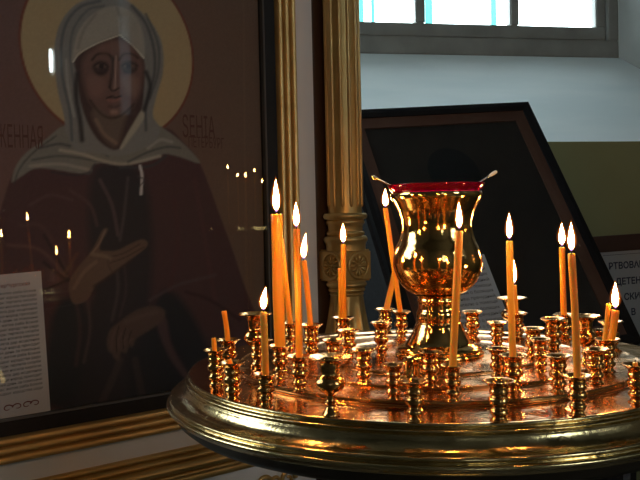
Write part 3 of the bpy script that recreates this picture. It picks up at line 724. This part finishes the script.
# ------------------------------------------------------------------ LEANING PICTURE ON LECTERN
def picture():
    TRc = at(527, 104, 2.38); a, t = math.radians(14), math.radians(56)
    u = Vector((math.cos(a), math.sin(a), 0)); v = Vector((math.sin(a)*math.cos(t), -math.cos(a)*math.cos(t), -math.sin(t)))
    n = v.cross(u).normalized()
    if n.y > 0: n = -n
    def P(px, py, off=0): return on_plane(px, py, TRc+n*off, n)
    # best rectangle: right edge from the photograph, then square to it
    A = P(527, 104); B = P(627, 315); dv = (B-A).normalized(); du = dv.cross(n).normalized()
    if du.x < 0: du = -du
    wd = (P(354, 113)-A).length+.045; ht = (P(640.5, 343)-A).length
    print('picture du', du[:], 'angle', math.degrees(du.angle(u)), 'wd', wd, 'ht', ht)
    def R(x, y, off=0): return A-du*x+dv*y+n*off      # x leftwards from right edge, y downwards
    root = empty('framed_picture', R(wd/2, ht)); tag(root, 'dark framed picture tilted back on the lectern behind the candle stand', 'picture')
    def ring(name, i0, i1, h0, h1, m):
        vv, f = [], []
        prof = [(i0, -.012), (i0, h0), ((i0+i1)/2, max(h0, h1)), (i1, h1), (i1, -.012)]
        for (i_, h_) in prof:
            for (x, y) in ((i_, i_), (wd-i_, i_), (wd-i_, ht-i_), (i_, ht-i_)): vv.append(R(x, y, h_))
        for k in range(len(prof)-1):
            for j in range(4): jj = (j+1) % 4; f.append((k*4+j, k*4+jj, (k+1)*4+jj, (k+1)*4+j))
        return pydata(name, vv, f, m, root)
    ring('outer_frame', 0, .026, .010, .006, M['black'])
    ring('brown_mount', .026, .060, .002, .000, M['mat_brown'])
    q = lambda i, o_: [R(wd-i, ht-i, o_), R(i, ht-i, o_), R(i, i, o_), R(wd-i, i, o_)]
    slab('picture_panel', q(.055, -.004), n, .008, M['dark_pic'], root)
    vv = []; c = on_plane(455, 172, TRc, n)
    for k in range(40): vv.append(c+(du*math.cos(k*PI/20)-dv*math.sin(k*PI/20)*1.15)*.075+n*(-.0034))
    pydata('painted_halo', vv, [tuple(range(40))], M['dark_pic2'], root)
    slab('glass_pane', q(.03, .004), n, .0015, M['glass'], root)
    # printed page in the picture
    TRp = on_plane(484, 254, TRc+n*.006, n)
    x0 = TRp; wdp = .20; hp = (ht-((TRp-A).dot(dv)))-.03
    o = slab('text_page', [x0-du*wdp+dv*hp, x0+dv*hp, x0, x0-du*wdp], n, .0008, M['paper_blue'])
    tag(o, 'pale grey page of printed text lying on the dark tilted picture beside the urn', 'sheet')
    words = 'молитва святителю о помощи в трудах и путешествии о болящих и страждущих отче наш пречудный'.split(); ls = []; k = 0
    for i in range(18):
        s_ = ''
        while len(s_) < 26: s_ += words[k % len(words)]+' '; k += 1
        ls.append(s_.strip())
    text_mesh('body_text', '\n'.join(ls), x0-du*.012+dv*.045, du, -dv, .0125, M['ink'], None, 'RIGHT', line=1.25, lift=.0005).parent = o
    # draped lectern
    lec = empty('lectern', (R(wd/2, ht).x, R(wd/2, ht).y, 0)); tag(lec, 'dark cloth covered lectern with silver braid under the tilted picture', 'lectern')
    off = -.0125; e = .01
    C4 = [R(-e, -e, off), R(wd+e, -e, off), R(wd+e, ht+.03, off), R(-e, ht+.03, off)]
    slab('sloping_top', C4, n, .02, M['cloth'], lec)
    hC = [p-n*.021 for p in C4]; lo = [Vector((p.x, p.y, 0.0)) for p in hC]
    hC = [hC[0]+ (hC[2]-hC[0])*.02, hC[1]+(hC[3]-hC[1])*.02, hC[2]+(hC[0]-hC[2])*.02, hC[3]+(hC[1]-hC[3])*.02]
    lo = [Vector((p.x, p.y, 0.0)) for p in hC]
    pydata('cloth_skirt', hC+lo, [(0, 1, 2, 3), (4, 7, 6, 5), (0, 4, 5, 1), (1, 5, 6, 2), (2, 6, 7, 3), (3, 7, 4, 0)], M['cloth'], lec)
    # braid down the near face of the skirt
    fn = (hC[2]-hC[3]).cross(Z).normalized()
    if fn.y > 0: fn = -fn
    b = on_plane(627, 474, hC[3]+fn*.003, fn); xx = (hC[3]-hC[2]).normalized()
    bz = hC[3].z-.02
    slab('braid', [Vector((b.x, b.y, .02))-xx*.010, Vector((b.x, b.y, .02))+xx*.010, Vector((b.x, b.y, bz))+xx*.010, Vector((b.x, b.y, bz))-xx*.010], fn, .0025, M['braid'], lec)
    return R
Rp = picture()

# ------------------------------------------------------------------ NOTICE BOARD
def notice():
    d = 2.52; ya = math.radians(9)
    p0 = at(620, 250, d); u = Vector((math.cos(ya), math.sin(ya), 0)); n = Vector((math.sin(ya), -math.cos(ya), 0))
    rt = math.radians(2.2); ux = u*math.cos(rt)+Z*math.sin(rt); uz = -u*math.sin(rt)+Z*math.cos(rt)
    def P(px, py, off=0): return on_plane(px, py, p0+n*off, n)
    A = P(620, 236); B = P(620, 251)
    root = empty('notice_board', (A.x, A.y, 0)); tag(root, 'dark red notice board standing by the olive green wall at right', 'notice board')
    hw = .25; O = A
    def R(x, y, off=0): return O+ux*x-uz*y+n*off
    rh = (A-B).length; H = .62
    slab('board_panel', [R(-hw, H), R(hw, H), R(hw, 0), R(-hw, 0)], n, .02, M['dark_red'], root)
    slab('top_rail', [R(-hw-.01, rh-.004, .012), R(hw+.01, rh-.004, .012), R(hw+.01, -.004, .012), R(-hw-.01, -.004, .012)], n, .0115, M['dark_red'], root)
    for sx in (-1, 1):
        q = R(sx*(hw-.03), H-.02, -.021)
        pydata('leg', [q+u*i*.02-n*j*.03+Z*0 for i, j in ((-1, 0), (1, 0), (1, 1), (-1, 1))]+[Vector(((q+u*i*.02-n*j*.03).x, (q+u*i*.02-n*j*.03).y, 0)) for i, j in ((-1, 0), (1, 0), (1, 1), (-1, 1))],
               [(0, 1, 2, 3), (4, 7, 6, 5), (0, 4, 5, 1), (1, 5, 6, 2), (2, 6, 7, 3), (3, 7, 4, 0)], M['dark_red'], root)
    o = slab('printed_notice', [R(-.10, .50, .003), R(.22, .50, .003), R(.22, rh+.0005, .003), R(-.10, rh+.0005, .003)], n, .0028, M['paper_blue'])
    tag(o, 'pale blue notice with large navy Cyrillic capitals at the right edge', 'notice')
    k = d/800
    sz = 6.6*k*1.38
    for body, px, py in (('РТВОВАНИЯ', 608.5, 269.5), ('ДЕТЕН', 615.5, 285), ('СКИ', 624, 300), ('В', 631, 315)):
        q = P(px, py, .003); text_mesh('lettering', body, q, ux, uz, sz, M['ink_blue'], None, lift=.0006, xs=.90, bold=.0008).parent = o
    v, f = [], []
    q0, q1 = P(603, 255.5, .0036), P(603, 255.5, .0036)+ux*.25
    slab('printed_line', [q0-uz*.0012, q1-uz*.0012, q1, q0], n, .0003, M['ink_blue']).parent = o
notice()

# ------------------------------------------------------------------ CANDLE STAND
ZP = 1.0
stand = empty('candle_stand', (0, 0, 0))
tag(stand, 'round polished brass church candle stand with moulded rim and rings of cups', 'candle stand')
rimp = [(.2500, 0), (.2511, -.0006), (.2514, -.0018), (.2502, -.0030), (.2500, -.0042), (.2528, -.0047), (.2540, -.0058), (.2532, -.0072), (.2524, -.0086), (.2534, -.0098)]
rimp += [(.2545, -.0122), (.2572, -.0158), (.2622, -.0186), (.2672, -.0196), (.2692, -.0204), (.2697, -.0218), (.2686, -.0232), (.2685, -.0246), (.2714, -.0254), (.2726, -.0270), (.2716, -.0288), (.2690, -.0300)]
rimp = smooth_prof(rimp, 3)
def place(me, m, parent, z=0, name=None, sm=35):
    o = link(name or me.name, me, m, parent, sm); o.location.z = z; return o
place(lathe_mesh('tray', [(0, -.004), (.2500, 0)][:0]+[(0, 0), (.12, 0), (.22, 0), (.2490, 0)]+rimp[0:1]+rimp[1:]+[(.2665, -.0335), (.2630, -.0400), (.2560, -.0460), (.235, -.052), (.10, -.056), (.0, -.056)], 160), [M['plate'], M['rim'], M['under']], stand, ZP)
tr = [o for o in COL.objects if o.name == 'tray'][0]
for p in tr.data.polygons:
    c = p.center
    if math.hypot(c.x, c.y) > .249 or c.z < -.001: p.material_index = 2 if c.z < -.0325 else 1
def tier(r, z0, z1, name='raised_tier'):
    pr = [(0, z1), (r-.012, z1), (r-.004, z1+.0004), (r-.001, z1+.0012), (r, z1+.0004), (r+.0002, z1-.001), (r-.0004, (z0+z1)/2), (r+.0006, z0+.0008), (r+.0035, z0+.0006), (r+.004, z0+.00005), (0, z0+.00005)]
    place(lathe_mesh(name, pr, 128), M['plate_in'], stand, ZP)
TIERS = [(.2020, .0, .0036), (.157, .0036, .0056), (.107, .0056, .0072)]
for r, a, b in TIERS: tier(r, a, b)
def ztier(r):
    return .0072 if r < .106 else .0056 if r < .156 else .0036 if r < .201 else 0
# pedestal to the floor
ped = [(0, -.0565), (.075, -.0565), (.07, -.066), (.045, -.08), (.030, -.12), (.026, -.2), (.040, -.23), (.05, -.25), (.04, -.27), (.024, -.30), (.022, -.6), (.038, -.64), (.022, -.68), (.024, -.84), (.05, -.88), (.09, -.91), (.16, -.95), (.19, -.97), (.195, -.999), (0, -.999)]
place(lathe_mesh('pedestal', ped, 64), M['brass'], stand, ZP, sm=40)

def cup_mesh(name, h, R, big=False):
    if big:
        p = [(0, 0), (.40, 0), (.42, .02), (.34, .07), (.26, .12), (.20, .18), (.33, .22), (.22, .26), (.20, .32), (.24, .36), (.52, .43), (.70, .51), (.72, .58), (.58, .66), (.44, .70), (.46, .78), (.50, .87), (.62, .93), (.97, .968), (1.03, .982), (1.01, .998), (.94, .992), (.74, .965), (.52, .93), (.40, .86), (.40, .74), (0, .74)]
    else:
        p = [(0, 0), (.62, 0), (.64, .02), (.54, .05), (.46, .09), (.50, .13), (.63, .19), (.64, .25), (.54, .30), (.47, .335), (.50, .37), (.68, .43), (.73, .50), (.68, .57), (.56, .61), (.55, .64), (.64, .68), (.66, .73), (.60, .78), (.62, .83), (.70, .88), (.88, .94), (1.02, .965), (1.05, .98), (1.03, .995), (.97, .995), (.85, .975), (.62, .93), (.50, .88), (.47, .84), (.47, .72), (0, .72)]
    p = [(r*R, z*h) for r, z in p]
    return lathe_mesh(name, [p[0]]+smooth_prof(p[1:-1], 3)+[p[-1]], 28)
SM_H, BG_H = .0305, .047
cup_s = cup_mesh('candle_cup', SM_H, .0100); cup_b = cup_mesh('large_candle_cup', BG_H, .0142, True)
for me in (cup_s, cup_b):
    me.materials.append(M['cup']); me.polygons.foreach_set('use_smooth', [True]*len(me.polygons)); me.set_sharp_from_angle(angle=math.radians(60))
# key: (rim centre px, rim centre py, rim width px, kind)
CUPS = {
 'A': (215.5, 349, 23, 0), 'B': (228, 339, 23, 0), 'C': (232, 362, 24, 0), 'D': (265.5, 373, 24, 0), 'E': (255, 313, 30, 1), 'E2': (259, 339, 25, 0),
 'F': (330, 358.5, 39, 1), 'G': (297, 356, 24, 0), 'H': (280, 345, 22, 0), 'I': (291, 322.5, 20, 0), 'J': (311, 324, 22, 0), 'K': (343, 317, 21, 0), 'L': (348, 330, 22, 0),
 'Mm': (333, 339.5, 21, 0), 'N': (363, 349, 24, 0), 'O': (385, 308.5, 24, 0), 'O2': (386, 322, 20, 0), 'P': (401, 311, 18, 0), 'Q': (393, 364, 22, 0),
 'Sx': (430, 351, 24, 0), 'T': (416, 383, 26, 0), 'Uu': (452.5, 365, 23, 0), 'V': (472, 311, 20, 0), 'W': (497, 322, 20, 0), 'X': (512, 297.5, 29, 1), 'X2': (516, 312.5, 23, 0),
 'Y1': (498, 348, 22, 0), 'Y2': (513, 354.5, 26, 0), 'Z': (502, 383, 29, 0), 'AA': (537, 328, 22, 0), 'AB': (540, 338.5, 20, 0), 'AC': (553, 318, 23, 0), 'AD': (564, 314, 20, 0),
 'AE': (558, 355, 25, 0), 'AF': (587, 315.5, 28, 1), 'AG': (579, 376, 26, 0), 'AH': (595, 348.5, 25, 0), 'AI': (607, 338.5, 24, 0), 'AJ': (610.5, 321, 23, 0), 'AK': (599, 330, 18, 0), 'AL': (637, 364, 27, 0),
}
CP = {}; HH = {}
BASE = {'A': 385, 'B': 370, 'C': 399, 'D': 404, 'F': 419, 'G': 391, 'Q': 400, 'T': 424, 'Z': 424, 'AG': 416, 'N': 382, 'J': 357, 'Uu': 402, 'Y2': 391, 'AE': 392, 'AH': 383, 'AI': 371, 'AB': 372, 'W': 345, 'V': 339, 'P': 337, 'O2': 358, 'AC': 350, 'L': 358, 'E': 370}
for key, (px, py, wpx, kind) in CUPS.items():
    h = BG_H if kind else SM_H; zt = 0; sc = 1.0
    if key in BASE:
        for it in range(6):
            p = on_z(px, BASE[key], ZP+zt); r = math.hypot(p.x, p.y); zt = ztier(r)
        q = at(px, py, p.y-CAM.y); h = min(h*1.15, max(h*.86, q.z-ZP-zt))
    for it in range(6):
        p = on_z(px, py, ZP+zt+h); r = math.hypot(p.x, p.y); zt = ztier(r)
    lim = .2445; HH[key] = h
    if r > lim and p.y < -.12: p.y = -math.sqrt(lim**2-p.x**2); r = lim; zt = 0
    elif r > lim: p.x *= lim/r; p.y *= lim/r; r = lim; zt = 0
    CP[key] = [p.x, p.y, zt, kind, wpx]
# keep neighbours apart so no two feet merge
keys = list(CP)
for it in range(60):
    for i, a in enumerate(keys):
        for b in keys[i+1:]:
            A_, B_ = CP[a], CP[b]; dx, dy = B_[0]-A_[0], B_[1]-A_[1]; d = math.hypot(dx, dy); need = .0175 if not (A_[3] or B_[3]) else .0205
            if d < need:
                d = max(d, 1e-5); k = (need-d)/2/d
                if A_[3]: A_[1] -= dy*k*.4; B_[0] += dx*k; B_[1] += dy*k
                else: A_[0] -= dx*k*.6; A_[1] -= dy*k; B_[0] += dx*k*.6; B_[1] += dy*k
    for a in keys:
        A_ = CP[a]; r = math.hypot(A_[0], A_[1])
        lo_, hi_ = 0.0535, .2445
        if r < lo_ or r > hi_:
            t = lo_ if r < lo_ else hi_; A_[0] *= t/r; A_[1] *= t/r
        r = math.hypot(A_[0], A_[1])
        for R_, _, _ in TIERS:      # keep feet off the step edges
            if abs(r-R_) < .006:
                t = R_-.007 if r < R_ else R_+.010; A_[0] += (A_[0]*t/r-A_[0])*.5; A_[1] += (A_[1]*t/r-A_[1])*.5
for a in keys:
    A_ = CP[a]; A_[2] = ztier(math.hypot(A_[0], A_[1]))
    me = cup_b if A_[3] else cup_s
    o = bpy.data.objects.new('large_candle_cup' if A_[3] else 'candle_cup', me); COL.objects.link(o); o.parent = stand
    o.location = (A_[0], A_[1], ZP+A_[2]+.0001); 
    dep = A_[1]-CAM.y; rr = A_[4]/2*dep/800*(1.10 if A_[3] else 1.04)
    s = min(1.35, max(.92, rr/(.0142 if A_[3] else .0100))); o.scale = (s, s, HH[a]/(BG_H if A_[3] else SM_H))
    o.rotation_euler.z = random.random()*6
    q = Vector((A_[0], A_[1], ZP+A_[2]+HH[a]))-CAM; f_ = q.dot(FWD)
    e = math.hypot(320+800*q.dot(RGT)/f_-A_[4]*0-CUPS[a][0], 240-800*q.dot(UPV)/f_-CUPS[a][1])
    if e > 1.5: print('cup', a, 'off by px %.1f' % e, 'r %.3f' % math.hypot(A_[0], A_[1]))
# low empty socket near the urn
sock = [(0, 0), (.013, 0), (.0145, .002), (.013, .005), (.0075, .007), (.0068, .009), (.0068, .018), (.0075, .0195), (.0064, .021), (.005, .0195), (.005, .012), (0, .012)]
ps = on_z(411, 357, ZP+.0072+.021)
me = lathe_mesh('low_socket', sock, 32); o = link('low_socket', me, M['brass'], stand, 40)
r = math.hypot(ps.x, ps.y); print('low socket r', r)
o.location = (ps.x, ps.y, ZP+ztier(r)+.0001)

# ------------------------------------------------------------------ URN LAMP
k = .825/800
urn_base = ZP+.0073
zy = lambda y: 1.1495-(y-217)*k
urn = empty('oil_lamp', (.006, 0, urn_base)); tag(urn, 'tall polished brass urn shaped oil lamp with red glass at centre of candle stand', 'oil lamp')
def zu(y): return max(0.0, zy(y)-urn_base)
foot = [(.0, 0), (.0450, 0), (.0456, .002), (.0442, .0042), (.0425, .0050), (.0436, .0068), (.0418, .0086), (.0395, .0100), (.034, zu(342)), (.0275, zu(332)), (.0236, zu(323.5)), (.0222, zu(321.5)), (.0228, zu(318)), (.0225, zu(312)), (.0208, zu(309)), (.0205, zu(303)), (.0215, zu(300)), (.0205, zu(297)), (.024, zu(294.5)), (.0, zu(294.5))]
foot = [foot[0]]+smooth_prof(foot[1:-1], 3)+[foot[-1]]
o = link('foot', lathe_mesh('foot', foot, 64), M['brass'], urn, 50)
bowl = [(.0, 294.5), (.022, 294.3), (.030, 291), (.0385, 283), (.0440, 272), (.0458, 262), (.0435, 250), (.0390, 240), (.0364, 230), (.0366, 221), (.0395, 211), (.0435, 203), (.0462, 198), (.0470, 195), (.0462, 192.5), (.0448, 192)]
pb = [(r, zu(y)) for r, y in bowl]
inner = [(r-.0018, z+.001) for r, z in pb[::-1][1:-1]]
pb = [pb[0]]+smooth_prof(pb[1:], 4)+[(r-.0018, z) for r, z in smooth_prof([(a, b) for a, b in pb[1:]], 4)[::-1]]+[(0, zu(292.5))]
link('bowl', lathe_mesh('bowl', pb, 72), M['brass'], urn, 50)
gl = [(0, 230), (.030, 230), (.036, 215), (.0405, 203), (.0428, 196), (.0440, 192.6), (.0460, 190.5), (.0486, 187), (.0496, 184.8), (.0490, 184.2), (.0478, 186.8), (.0452, 190), (.0425, 194), (.038, 206), (.034, 216), (.0285, 228), (0, 228)]
gp = [(r, zu(y)) for r, y in gl]
link('red_glass_cup', lathe_mesh('red_glass_cup', [gp[0]]+smooth_prof(gp[1:-1], 3)+[gp[-1]], 72), M['ruby'], urn, 60)

# anointing swabs resting in the red glass
def swab(p_out, p_in, lab, shaft):
    a = at(*p_out, .825); b = at(*p_in, .825); d = (b-a).normalized(); bb = a+d*.075
    r = empty('oil_swab', a); tag(r, lab, 'swab', 'swabs resting in the red glass')
    keep(link('handle', tube_mesh('handle', [a+d*.009, a+d*.02, a+d*.03], .0009, 8), shaft, None, 60), r)
    keep(link('swab_tip', tube_mesh('swab_tip', [a, a+d*.001, a+d*.004, a+d*.008, a+d*.010], [.0005, .0016, .0019, .0015, .0008], 10), M['cotton'] if shaft is M['steel'] else M['brass'], None, 60), r)
swab((497, 171), (477, 184), 'thin white tipped swab sticking out of the right side of the red glass', M['steel'])
swab((371, 176), (391, 186), 'thin copper coloured swab sticking out of the left side of the red glass', M['brass'])

# ------------------------------------------------------------------ CANDLES
def flame_mesh(h, w, lean=0.0):
    pr = []
    for i in range(17):
        t = i/16
        r = (math.sin(PI*min(1, t**.62))**.8 if t < .55 else None)
        r = (math.sin(PI*.5*min(1, t/.33))**.75 if t < .33 else math.cos(PI*.5*((t-.33)/.67))**1.15)
        pr.append((max(r, 0)*w/2, t*h))
    pr[0] = (0, 0); pr[-1] = (0, h)
    me = lathe_mesh('flame', pr, 16)
    for v in me.vertices: v.co.x += lean*h*(v.co.z/h)**2
    return me
def candle(cup, top, w_px, label, flame=None, wax='wax', base_off=(0, 0), dy=0.0, lean=0.0, bury=.0072, group=None):
    A_ = CP[cup]; H_ = HH[cup]
    big = A_[3]
    b = Vector((A_[0]+base_off[0], A_[1]+base_off[1], ZP+A_[2]+H_*(.745 if big else .725)+.0004))
    dep = b.y-CAM.y
    top = (top[0], top[1]+1.6)
    t = at(top[0], top[1], dep+dy); rad = w_px/2*dep/800
    r = empty('candle', b); tag(r, label, 'candle', group)
    ax = (t-b); n = 14; pts = []; rr = []
    sag = Vector((random.uniform(-1, 1), random.uniform(-1, 1), 0))*.0006
    for i in range(n+1):
        s = i/n; pts.append(b+ax*s+sag*math.sin(PI*s)); rr.append(rad*(1+.03*math.sin(9*s+rad*9e3)))
    pts.append(t+ax.normalized()*.0006); rr.append(rad*.9)
    # melted lip
    body = link('wax_body', tube_mesh('wax_body', pts, rr, 16), M[wax], None, 60); keep(body, r)
    wl = .0035 if flame else .0025
    wk = link('wick', tube_mesh('wick', [t, t+Vector((0, 0, wl*.6)), t+Vector((.0004, 0, wl))], [.0006, .0006, .0004], 6), M['wick'], None, 60); keep(wk, r)
    if flame:
        fy, fw, ln = flame
        h = (top[1]-fy)/800*dep*1.0 - .0014
        fm = link('flame', flame_mesh(h, fw*.70*dep/800, ln), M['flame'], None, 60)
        fm.location = t+Vector((0, 0, .0018)); keep(fm, r)
        g = flame_mesh(h*1.05, fw*.92*dep/800, ln); g2 = flame_mesh(h*1.12, fw*1.30*dep/800, ln); gm = link('flame_mantle', g, M['flame_glow'], None, 60)
        gm.parent = fm; gm.location = (0, 0, .0004)
        g3 = link('outer_mantle', g2, M['flame_halo'], None, 60); g3.parent = fm; g3.location = (0, 0, -.0002)
    return r
candle('H', (276.5, 213), 11.5, 'thick tall lit orange candle, tallest and stoutest at the left of the stand', (180, 8.6, 0), dy=.0)
candle('D', (263.5, 311), 7, 'short lit yellow candle in the left foremost cup', (288, 8.6, .12), 'wax_yellow')
candle('G', (296.5, 228), 6.8, 'slender tall lit candle just right of the thick one', (203, 7.8, 0))
candle('J', (303.8, 259.5), 5.8, 'lit slender candle leaning left below the flame of the tall slender one', (234, 7.5, .1))
candle('I', (281, 238), 5.6, 'unlit slender candle leaning left behind the thick tall candle')
candle('K', (343.3, 243), 5.2, 'lit slender candle in front of the gilded column', (224, 7, 0), base_off=(.0012, 0))
candle('K', (340, 267), 4.4, 'shorter unlit candle fused to the left of the one before the gilded column', base_off=(-.0028, .001))
candle('P', (385.5, 207), 5.2, 'lit candle leaning left beside the left rim of the urn', (189.5, 7.2, 0))
candle('O', (396, 266), 6.2, 'unlit candle leaning right, its tip behind the urn bowl', dy=.035)
candle('Uu', (459.3, 230), 7.8, 'tall lit yellow candle standing before the urn bowl', (203, 7.6, 0), 'wax_yellow')
candle('Y2', (509.5, 240), 7, 'tall lit candle right of the urn with a short lit one behind it', (214, 7.4, 0), 'wax_yellow')
candle('X2', (514, 284), 5.4, 'short lit orange candle behind the tall one right of the urn', (260, 6.6, 0))
candle('AD', (562, 246), 5.8, 'lit orange candle, left of the close pair at the right', (223.5, 7.8, 0))
candle('AG', (571.5, 252.5), 7.4, 'tall lit yellow candle, right of the close pair at the right', (223, 8.4, 0), 'wax_yellow')
candle('AI', (615.5, 309), 7.6, 'short lit candle leaning right at the far right of the stand', (283, 8.6, 0), base_off=(.0022, -.001))
candle('AI', (608.5, 303), 4.6, 'thin unlit stub beside the short lit candle at far right', wax='wax_yellow', base_off=(-.0024, .002))
candle('B', (224, 310), 5.2, 'unlit candle stub leaning left, the taller of two at the far left')
candle('A', (213.8, 337), 5.0, 'very short unlit candle stub in the leftmost cup')
candle('C', (229, 358.5), 6, 'melted remnant of wax in the cup before the two left stubs', base_off=(0, 0))
candle('AL', (635, 361.5), 5, 'burnt out candle end with a black wick in the rightmost cup')

# a second, smaller stand by the right wall: it shows only as far flames in the icon glass
def mirrored(px, py, x):
    p = on_plane(px, py, P0, N); d = (p-CAM).normalized(); r = d-2*d.dot(N)*N; return p+r*((x-p.x)/r.x)
far = [(228.8, 169.5, 'first and highest'), (238.8, 178, 'second'), (246.8, 178, 'third'), (255.8, 173, 'fourth'), (263.5, 184, 'fifth and lowest')]
fp = [mirrored(px, py, 1.62+.05*math.sin(3.1*i)) for i, (px, py, _) in enumerate(far)]
cc = sum(fp, Vector())/5
st2 = empty('small_candle_stand', (cc.x, cc.y, 0)); tag(st2, 'small brass candle stand out of frame at right, mirrored faintly in the icon glass', 'candle stand')
zt2 = cc.z-.22
_m = lathe_mesh('tray', [(0, zt2), (.20, zt2), (.208, zt2-.004), (.212, zt2-.02), (.20, zt2-.03), (.03, zt2-.05), (.022, zt2-.3), (.022, .2), (.05, .12), (.15, .02), (.16, .001), (0, .001)], 48)
link('tray_and_pedestal', _m, M['brass'], st2, 40)
for (px, py, nm), p in zip(far, fp):
    r = empty('candle', (p.x, p.y, zt2+.001)); tag(r, 'lit candle on the side stand, %s from left in the icon reflection' % nm, 'candle')
    o = bpy.data.objects.new('candle_cup', cup_s); COL.objects.link(o); o.parent = st2; o.location = (p.x-cc.x, p.y-cc.y, zt2+.0002)
    keep(link('wax_body', tube_mesh('wax_body', [(p.x, p.y, zt2+.023), (p.x, p.y, p.z)], .0032, 10), M['wax'], None, 60), r)
    fm = link('flame', flame_mesh(.026, .0085), M['flame'], None, 60); fm.location = p+Vector((0, 0, .001)); keep(fm, r)

# ------------------------------------------------------------------ LIGHT
wd_ = bpy.data.worlds.new('overcast_sky'); scn.world = wd_; wd_.use_nodes = True
bg = wd_.node_tree.nodes['Background']; bg.inputs[0].default_value = (.84, .96, 1.0, 1); bg.inputs[1].default_value = 7.5
def portal(c, rot, sx, sy):
    l = bpy.data.lights.new('sky_portal', 'AREA'); l.shape = 'RECTANGLE'; l.size = sx; l.size_y = sy; l.cycles.is_portal = True
    o = bpy.data.objects.new('sky_portal', l); COL.objects.link(o); o.location = c; o.rotation_euler = rot
portal(WROT @ Vector(((wx0+wx1)/2, YW+.2, (ZW+ZT)/2)), (-PI/2, 0, math.radians(11)), wx1-wx0, ZT-ZW)
a, b, c, d = WL[0]; portal((XL-.52, (a+b)/2, (c+d)/2), (0, -PI/2, 0), d-c, b-a)
a, b, c, d = WR[0]; portal((XR+.52, (a+b)/2, (c+d)/2), (0, PI/2, 0), d-c, b-a)
a, b, c, d = WR[1]; portal((XR+.52, (a+b)/2, (c+d)/2), (0, PI/2, 0), d-c, b-a)
a, b, c, d = WF; portal(((a+b)/2, YF-.52, (c+d)/2), (PI/2, 0, 0), b-a, d-c)
scn.view_settings.view_transform = 'Standard'; scn.view_settings.look = 'None'
scn.view_settings.exposure = 0.12; scn.view_settings.gamma = 1
scn.view_settings.use_curve_mapping = False
scn.cycles.sample_clamp_indirect = 12
scn.cycles.use_denoising = True
